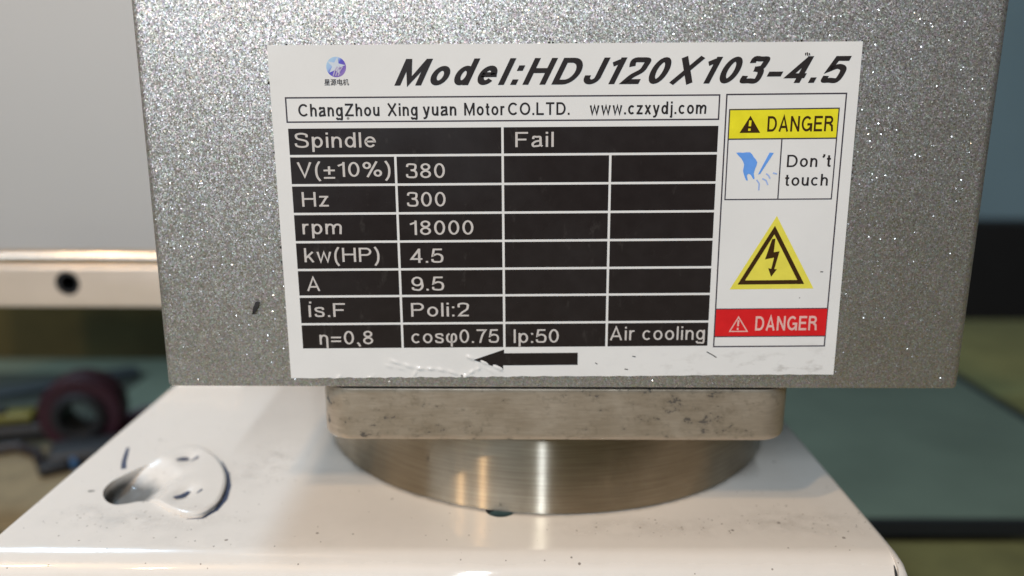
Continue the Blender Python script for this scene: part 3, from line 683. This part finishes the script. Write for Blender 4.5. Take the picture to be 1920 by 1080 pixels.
# ---- a plain grotesque alphabet drawn as strokes; capitals are 1 high
def arc(cx, cy, rx, ry, a0, a1, n_=14):
    return [(cx + rx*math.cos(R(a0+(a1-a0)*i/n_)), cy + ry*math.sin(R(a0+(a1-a0)*i/n_))) for i in range(n_+1)]
def spl(pts, sub=6):
    out = []; m_ = len(pts)
    for i in range(m_-1):
        p0 = Vector(pts[max(0, i-1)]); p1 = Vector(pts[i]); p2 = Vector(pts[i+1]); p3 = Vector(pts[min(m_-1, i+2)])
        for s in range(sub):
            t = s/sub; p = 0.5*((2*p1) + (p2-p0)*t + (2*p0-5*p1+4*p2-p3)*t*t + (3*p1-p0-3*p2+p3)*t**3); out.append((p.x, p.y))
    out.append(tuple(pts[-1])); return out
XH = 0.73
def glyph(c, w_):
    e = w_/2; x = XH; o = lambda p: (p, False); cl = lambda p: (p, True)
    E = lambda cx, cy, rx, ry: cl(arc(cx, cy, rx, ry, 0, 360, 28)[:-1])
    dot = lambda cx, cy: o([(cx-w_*.58, cy), (cx+w_*.58, cy)])
    st = lambda X, y0, y1: o([(X, y0), (X, y1)])
    bowl = 0.27
    G = {
    'M': (.84, [st(e, 0, 1), st(.84-e, 0, 1), o([(e*1.1, 1-e*.3), (.42, e*1.6), (.84-e*1.1, 1-e*.3)])]),
    'H': (.72, [st(e, 0, 1), st(.72-e, 0, 1), o([(e, .53), (.72-e, .53)])]),
    'D': (.74, [cl([(e, e), (.34, e)] + arc(.34, .5, .40-e, .5-e, -90, 90) + [(e, 1-e)])]),
    'J': (.52, [o([(.52-e, 1), (.52-e, .3)] + arc(.26, .27, .26-e, .27-e, 0, -180) + [(e, .34)])]),
    'X': (.76, [o([(e, 0), (.76-e, 1)]), o([(.76-e, 0), (e, 1)])]),
    'Z': (.70, [o([(.03, 1-e), (.69, 1-e)]), o([(.63-e*.2, 1-e), (.07+e*.2, e)]), o([(0, e), (.70, e)])]),
    'C': (.78, [o(arc(.42, .5, .42-e, .5-e, 42, 318, 24))]),
    'O': (.84, [E(.42, .5, .42-e, .5-e)]),
    'L': (.60, [o([(e, 1), (e, e), (.60, e)])]),
    'T': (.68, [st(.34, 0, 1-w_), o([(0, 1-e), (.68, 1-e)])]),
    'S': (.70, [o(spl([(.66-e, .70), (.60, .86), (.36, 1-e), (.12, .88), (.07+e*.3, .74), (.16, .60), (.36, .53), (.56, .45), (.66-e*.3, .28), (.58, .11), (.34, e), (.10, .13), (e, .30)]))]),
    'F': (.62, [o([(e, 0), (e, 1-e), (.62, 1-e)]), o([(e, .50), (.54, .50)])]),
    'V': (.72, [o([(e*.9, 1), (.36, e*.4), (.72-e*.9, 1)])]),
    'P': (.66, [st(e, 0, 1), o([(e, 1-e), (.38, 1-e)] + arc(.38, .715, .28-e, .285-e, 90, -90) + [(e, .43+e)])]),
    'A': (.76, [o([(e*.9, 0), (.38, 1-e*.4), (.76-e*.9, 0)]), o([(.17, .30), (.59, .30)])]),
    'N': (.72, [st(e, 0, 1), st(.72-e, 0, 1), o([(e, 1-e*.4), (.72-e, e*.4)])]),
    'G': (.82, [o(arc(.42, .5, .42-e, .5-e, 45, 350, 26)), o([(.45, .46), (.80-e*.4, .46), (.80-e*.4, 0)])]),
    'E': (.66, [o([(.66, 1-e), (e, 1-e), (e, e), (.66, e)]), o([(e, .52), (.60, .52)])]),
    'R': (.70, [st(e, 0, 1), o([(e, 1-e), (.40, 1-e)] + arc(.40, .735, .27-e, .265-e, 90, -90) + [(e, .47+e)]), o([(.42, .49), (.60, .36), (.64, 0)])]),
    'İ': (w_*1.3, [st(e, 0, .86), st(e+.05, 1.0, 1.0+w_*1.1)]),
    'I': (w_, [st(e, 0, 1)]),
    '0': (.56, [E(.28, .5, .28-e, .5-e)]),
    '1': (.34, [st(.34-e, 0, 1), o([(0, .74), (.34-e*1.6, .86)])]),
    '2': (.57, [o(spl([(e+.01, .66), (.07, .88), (.28, 1-e), (.50, .88), (.55-e*.5, .70), (.46, .50), (.24, .30), (e+.02, e)]) + [(.57, e)])]),
    '3': (.57, [o(spl([(e, .76), (.10, .92), (.28, 1-e), (.47, .90), (.52-e*.4, .74), (.44, .58), (.24, .535)])), o(spl([(.26, .535), (.46, .48), (.56-e*.5, .29), (.48, .09), (.28, e), (.08, .10), (e*.8, .28)]))]),
    '4': (.58, [st(.44-e*.2, 0, 1), o([(.43, .96), (e*.8, .27), (.58, .27)])]),
    '5': (.57, [o([(.53, 1-e), (.13, 1-e), (.07, .50)] + spl([(.07, .50), (.28, .61), (.48, .53), (.56-e*.4, .32), (.47, .09), (.26, e), (.08, .10), (e*.8, .26)]))]),
    '7': (.56, [o([(0, 1-e), (.53, 1-e)] + spl([(.53, 1-e), (.34, .58), (.20, 0)]))]),
    '8': (.56, [E(.28, .755, .25-e, .245-e), E(.28, .27, .28-e, .27-e)]),
    '9': (.56, [E(.28, .66, .28-e, .34-e), o(spl([(.56-e, .66), (.53, .28), (.40, .06), (.24, e), (.09, .10), (e, .24)]))]),
    'o': (.56, [E(.28, x/2, .28-e, x/2-e)]),
    'd': (.54, [E(.26, x/2, .26-e, x/2-e), st(.54-e, 0, 1)]),
    'e': (.56, [o([(e, .39), (.56-e, .39)] + arc(.28, x/2, .28-e, x/2-e, 6, 325, 24))]),
    'l': (w_, [st(e, 0, 1)]),
    'h': (.51, [st(e, 0, 1), o([(e, .40)] + arc(.27, .44, .24-e, x-.44-e, 180, 0) + [(.51-e, 0)])]),
    'a': (.54, [o([(e+.03, .53)] + spl([(e+.03, .53), (.12, .68), (.27, x-e), (.42, .67), (.47-e*.4, .53)]) + [(.47-e*.4, .12), (.54, e*.8)]), o(spl([(.46, .42), (.22, .37), (e+.01, .22), (.10, .06), (.22, e), (.40, .10), (.47, .26)]))]),
    'n': (.50, [st(e, 0, x), o([(e, .40)] + arc(.26, .44, .24-e, x-.44-e, 180, 0) + [(.50-e, 0)])]),
    'g': (.54, [E(.26, x/2, .26-e, x/2-e), o([(.54-e, x), (.54-e, -.06)] + spl([(.54-e, -.06), (.44, -.24), (.27, -.28+e), (.10, -.22), (.04, -.10)]))]),
    'u': (.50, [st(.50-e, 0, x), o([(e, x), (e, .28)] + arc(.24, .28, .24-e, .28-e, 180, 360) + [(.48-e, .33)])]),
    'i': (w_, [st(e, 0, x), st(e, 1-w_*1.1, 1)]),
    'y': (.52, [o([(e*.8, x), (.27, .02)]), o([(.52-e*.8, x), (.26, -.08), (.17, -.26+e), (.03, -.27+e)])]),
    't': (.30, [o([(.14, .94), (.14, .14), (.19, e), (.30, e)]), o([(0, x-e), (.29, x-e)])]),
    'r': (.32, [st(e, 0, x), o(spl([(e, .42), (.12, .62), (.22, x-e), (.32, x-e)]))]),
    'w': (.76, [o([(e*.8, x), (.20, e*.5), (.38, x-e*.5), (.56, e*.5), (.76-e*.8, x)])]),
    'c': (.52, [o(arc(.28, x/2, .28-e, x/2-e, 45, 315, 22))]),
    'z': (.50, [o([(.02, x-e), (.49, x-e)]), o([(.43-e*.3, x-e), (.07+e*.3, e)]), o([(0, e), (.50, e)])]),
    'x': (.50, [o([(e*.8, 0), (.50-e*.8, x)]), o([(.50-e*.8, 0), (e*.8, x)])]),
    'j': (.20, [o([(.20-e, x), (.20-e, -.14), (.12, -.28+e), (0, -.28+e)]), st(.20-e, 1-w_*1.1, 1)]),
    'm': (.82, [st(e, 0, x), o([(e, .42)] + arc(.245, .50, .215-e, x-.50-e, 180, 0) + [(.46-e, 0)]), o([(.46-e, .42)] + arc(.625, .50, .215-e*.9, x-.50-e, 180, 0) + [(.82-e, 0)])]),
    'p': (.54, [st(e, -.28, x), E(.28, x/2, .26-e, x/2-e)]),
    'k': (.50, [st(e, 0, 1), o([(.47-e*.3, x), (e, .27)]), o([(.22, .43), (.49-e*.4, 0)])]),
    's': (.50, [o(spl([(.46-e*.4, .52), (.40, .65), (.25, x-e), (.09, .64), (.06, .54), (.12, .44), (.26, .385), (.40, .32), (.46-e*.3, .21), (.40, .08), (.25, e), (.08, .09), (e*.8, .22)]))]),
    '(': (.26, [o(spl([(.24, 1.05), (.10, .74), (e, .40), (.10, .02), (.24, -.27)]))]),
    ')': (.26, [o(spl([(.02, 1.05), (.16, .74), (.26-e, .40), (.16, .02), (.02, -.27)]))]),
    '±': (.56, [o([(0, .44), (.56, .44)]), st(.28, .16, .72), o([(0, -.06), (.56, -.06)])]),
    '%': (.95, [E(.21, .76, .21-e, .24-e), E(.74, .24, .21-e, .24-e), o([(.22, -.03), (.70, 1.03)])]),
    'η': (.50, [st(e+.02, 0, x), o([(e+.02, .42)] + arc(.27, .46, .23-e, x-.46-e, 180, 0) + [(.50-e, -.27)])]),
    'φ': (.62, [o(spl([(.18, .70), (.05, .52), (.08, .18), (.31, e), (.54, .18), (.57, .50), (.46, x-e), (.34, .60), (.31, .40)]) + [(.31, -.27)])]),
    '=': (.56, [o([(0, .52), (.56, .52)]), o([(0, .24), (.56, .24)])]),
    '-': (.44, [o([(0, .34), (.44, .34)])]),
    '.': (w_*1.1, [o([(w_*.55, 0), (w_*.55, w_*1.1)])]),
    ',': (w_*1.6, [o([(w_*.2, w_*1.1), (w_*.9, w_*.2), (w_*1.5, -.16)])]),
    ':': (w_*1.1, [o([(w_*.55, 0), (w_*.55, w_*1.1)]), o([(w_*.55, XH-w_*1.1), (w_*.55, XH)])]),
    "'": (w_, [o([(w_*.7, 1.03), (w_*.7, .90), (w_*.2, .76)])]),
    }
    return G[c]
def text(s, x0, x1, y0, cap, w_, mat_, lift=0.03, shear=0.0, track=0.16, label=None):
    paths = []; pen = 0.0
    for c in s:
        if c == ' ': pen += 0.34; continue
        W, ps = glyph(c, w_)
        for pts, closed in ps: paths.append(([(pen+x, y) for x, y in pts], closed))
        pen += W + track
    pen -= track
    kx = (x1-x0)/(pen + shear*0) if shear == 0 else (x1-x0-shear*cap*0.9)/pen
    def xf(x, y): return x0 + x*kx + shear*cap*y, y0 + y*cap
    return ribbons('lettering', paths, w_, mat_, lift, 'printed text reading ' + s.replace('İ', 'I'), xf)

# head line
text('Model:HDJ120X103-4.5', -23.6, 39.4, 18.55, 3.55, 0.185, I_TEXT, shear=0.50, track=0.19)
# company box
frame('box_outline', [(-38.75, 13.7), (21.5, 13.7), (21.5, 17.0), (-38.75, 17.0)], 0.2, I_LINE)
for s, a, b in (('ChangZhou', -37.1, -25.8), ('Xing', -24.7, -20.5), ('yuan', -19.75, -15.1), ('Motor', -14.0, -8.4), ('CO.LTD.', -7.9, 0.7), ('www.czxydj.com', 3.5, 19.7)):
    text(s, a, b, 14.45, 1.72, 0.15, I_TEXT)
# black table: every cell a printed block, the white rules between them are bare vinyl
ROW = [12.8, 9.0, 4.9, 0.8, -3.3, -7.4, -11.4, -15.6, -19.35]
H = 0.17
for r_ in range(8):
    cols = [-38.7, -8.7, 21.55] if r_ == 0 else [-38.7, -23.85, -8.7, 6.5, 21.55]
    for k in range(len(cols)-1):
        a = cols[k] + (H if k else 0); b = cols[k+1] - (H if k < len(cols)-2 else 0)
        t_ = ROW[r_] - (H if r_ else 0); bt = ROW[r_+1] + (H if r_ < 7 else 0)
        gridrect('table_cell', a, b, bt, t_, 0.012, I_BLACK, fine=(r_ in (4, 5, 6) and k == 0))
WT = 0.115
for s, a, b, y in (('Spindle', -37.9, -26.5, 10.15), ('Fail', -6.9, -1.5, 10.05), ('V(±10%)', -37.8, -24.6, 6.05), ('380', -22.4, -16.9, 5.8), ('Hz', -37.4, -33.6, 1.85), ('300', -22.4, -16.9, 1.75),
                   ('rpm', -37.6, -32.0, -2.15), ('18000', -22.1, -13.0, -2.35), ('kw(HP)', -37.6, -26.7, -6.25), ('4.5', -22.2, -17.5, -6.45), ('A', -37.5, -35.6, -10.55), ('9.5', -22.2, -17.5, -10.6),
                   ('İs.F', -37.5, -32.1, -14.5), ('Poli:2', -22.4, -13.9, -14.55), ('η=0,8', -36.2, -28.2, -18.75), ('cosφ0.75', -22.5, -9.55, -18.65), ('Ip:50', -7.3, -0.6, -18.7), ('Air cooling', 7.0, 21.1, -18.4)):
    text(s, a, b, y, 2.08, WT, I_WHITE)
# arrow under the table
poly('arrow', [(-13.3, -21.25), (-8.9, -22.85), (-8.9, -22.2), (2.25, -22.2), (2.25, -20.3), (-8.75, -20.3), (-8.75, -19.72)], 0.025, I_BLACK, 0.0)
# right column
frame('box_outline', [(22.5, -19.5), (39.0, -19.5), (39.1, 17.1), (22.5, 17.05)], 0.2, I_LINE)
rect('yellow_banner', 23.0, 38.25, 10.95, 15.1, 0.012, I_YEL)
frame('box_outline', [(23.0, 2.45), (38.2, 2.45), (38.25, 15.1), (23.0, 15.0)], 0.17, I_LINE, 0.03)
ribbons('divider', [([(23.0, 10.95), (38.25, 11.0)], False), ([(30.55, 10.95), (30.55, 2.45)], False)], 0.17, I_LINE, 0.04)
poly('warning_triangle', [(24.55, 11.8), (27.45, 11.8), (25.95, 14.15)], 0.03, I_DK)
ribbons('exclamation_mark', [([(25.97, 13.5), (25.93, 12.7)], False), ([(25.9, 12.4), (25.9, 12.08)], False)], 0.34, I_YEL, 0.05)
text('DANGER', 28.4, 37.6, 11.95, 2.12, 0.15, I_DK, 0.035)
HAND = smooth_closed([(24.25, 9.05), (25.2, 9.05), (26.2, 9.1), (26.75, 8.45), (27.3, 7.7), (27.05, 6.8), (26.9, 6.1), (27.05, 5.45), (26.85, 5.35), (26.55, 5.85), (26.2, 6.1), (25.95, 5.85), (26.1, 5.2), (25.85, 5.2), (25.5, 6.0), (25.35, 6.6), (25.45, 7.4), (25.0, 8.25)], 2)
poly('hand_pictogram', HAND, 0.03, I_BLUE)
poly('blade_pictogram', [(27.5, 6.0), (27.8, 6.05), (29.55, 9.0), (28.95, 9.05)], 0.03, I_BLUE)
ribbons('cut_fragments', [([(27.35, 5.25), (27.75, 4.7), (27.75, 3.75)], False), ([(28.15, 5.4), (28.7, 5.15), (29.0, 4.5)], False), ([(28.65, 6.1), (29.0, 5.85), (29.25, 5.4)], False), ([(29.6, 6.2), (30.2, 6.05)], False)], 0.2, I_BLUE2, 0.03)
text('Don', 31.5, 35.8, 7.0, 1.72, 0.135, I_TEXT); text("'t", 36.5, 37.7, 7.0, 1.72, 0.15, I_TEXT); text('touch', 31.4, 37.5, 4.35, 1.66, 0.135, I_TEXT)
poly('voltage_triangle', [(24.4, -10.75), (36.7, -10.7), (30.6, 0.05)], 0.012, I_YEL2)
ribbons('triangle_border', [([(26.05, -9.72), (34.75, -9.7), (30.42, -2.0)], True)], 0.62, I_DK, 0.025)
poly('lightning_bolt', [(30.15, -3.3), (30.62, -3.25), (30.5, -5.25), (31.35, -5.1), (30.75, -7.75), (31.15, -7.75), (30.35, -8.9), (29.85, -7.6), (30.3, -7.7), (30.6, -6.05), (29.3, -6.3)], 0.025, I_DK)
rect('red_banner', 22.6, 39.0, -17.95, -13.7, 0.03, I_RED)
ribbons('divider', [([(22.6, -13.7), (39.0, -13.7)], False), ([(22.6, -17.95), (39.0, -17.95)], False)], 0.14, I_LINE, 0.045)
ribbons('warning_triangle', [([(24.75, -17.15), (27.35, -17.15), (25.95, -14.95)], True)], 0.17, I_PINK, 0.045)
ribbons('exclamation_mark', [([(25.97, -15.4), (25.93, -16.35)], False), ([(25.92, -16.6), (25.92, -16.95)], False)], 0.26, I_PINK, 0.045)
text('DANGER', 28.5, 37.6, -17.05, 2.2, 0.155, I_PINK, 0.045)

# maker's emblem: ball shading from pale blue to violet, pale star with a striped tail
def make_emblem():
    m, nt, p = mat('emblem_blue_violet_ink', (0.3, 0.3, 0.7), 0.25)
    L = nt.links; tc = nd(nt, 'TexCoord'); sx = nd(nt, 'SeparateXYZ'); L.new(tc.outputs['Object'], sx.inputs[0])
    # runs from upper left to lower right, around the emblem centre
    d = math_(nt, 'SUBTRACT', math_(nt, 'SUBTRACT', sx.outputs[0], -31.5*MM), math_(nt, 'SUBTRACT', sx.outputs[1], 21.1*MM))
    t = nd(nt, 'MapRange'); t.inputs[1].default_value = -1.9*MM; t.inputs[2].default_value = 1.9*MM; L.new(d, t.inputs[0])
    r = ramp(nt, [(0.0, (0.42, 0.62, 0.80, 1)), (0.30, (0.36, 0.52, 0.80, 1)), (0.46, (0.10, 0.10, 0.58, 1)), (0.65, (0.14, 0.09, 0.50, 1)), (1.0, (0.30, 0.20, 0.52, 1))])
    L.new(t.outputs[0], r.inputs[0]); L.new(r.outputs[0], p.inputs['Base Color']); return m
ec = (-31.5, 21.08)
poly('emblem_ball', arc(ec[0], ec[1], 1.36, 1.36, 0, 360, 40)[:-1], 0.012, make_emblem())
I_STAR = ink('emblem_star_ink', (0.62, 0.68, 0.76))
star = []
for i in range(10):
    a = R(78 + 36*i); r_ = (1.28 if i % 2 == 0 else 0.52); star.append((ec[0]-0.02 + r_*math.cos(a), ec[1]+0.12 + r_*math.sin(a)))
poly('emblem_star', star, 0.025, I_STAR)
ribbons('emblem_tail', [(spl([(ec[0]+x+0.55, ec[1]+0.05), (ec[0]+x+0.15, ec[1]-0.5), (ec[0]+x-0.12, ec[1]-1.18)]), False) for x in (-0.35, 0.0, 0.35)], 0.17, ink('emblem_tail_ink', (0.50, 0.44, 0.62)), 0.04)
cv = bpy.data.curves.new('characters', 'FONT'); cv.body = '星源电机'; cv.resolution_u = 4; cv.offset = 0.012
tmp = bpy.data.objects.new('characters', cv); COL.objects.link(tmp); bpy.context.view_layer.update()
me = bpy.data.meshes.new_from_object(tmp.evaluated_get(bpy.context.evaluated_depsgraph_get()))
bpy.data.objects.remove(tmp, do_unlink=True)
xs = [v.co.x for v in me.vertices]; ys = [v.co.y for v in me.vertices]
for v in me.vertices:
    v.co = Vector((-33.25 + 3.4*(v.co.x-min(xs))/(max(xs)-min(xs)), 18.62 + 0.88*(v.co.y-min(ys))/(max(ys)-min(ys)), LIFT+0.03))*MM
me.materials.clear(); o = link('lettering', me, ink('soft_black_ink', (0.07, 0.06, 0.06)), plate); o['label'] = 'small printed characters reading 星源电机'
# smudge and hairline over the 4 of the head line
ribbons('smudge', [([(33.0, 22.55), (33.05, 22.2)], False), ([(33.2, 22.6), (33.35, 22.15)], False), ([(33.5, 22.5), (33.6, 22.2)], False)], 0.16, I_TEXT, 0.03)
for q in [[(21.5, -20.3), (22.4, -20.8), (23.0, -21.2)], [(4.9, -21.9), (5.2, -22.1)], [(10.4, -20.9), (10.9, -21.0)], [(9.3, -22.9), (9.8, -23.0)], [(37.5, -8.2), (37.9, -8.2)]]:
    ribbons('smudge', [(q, False)], 0.14, I_TEXT, 0.03)
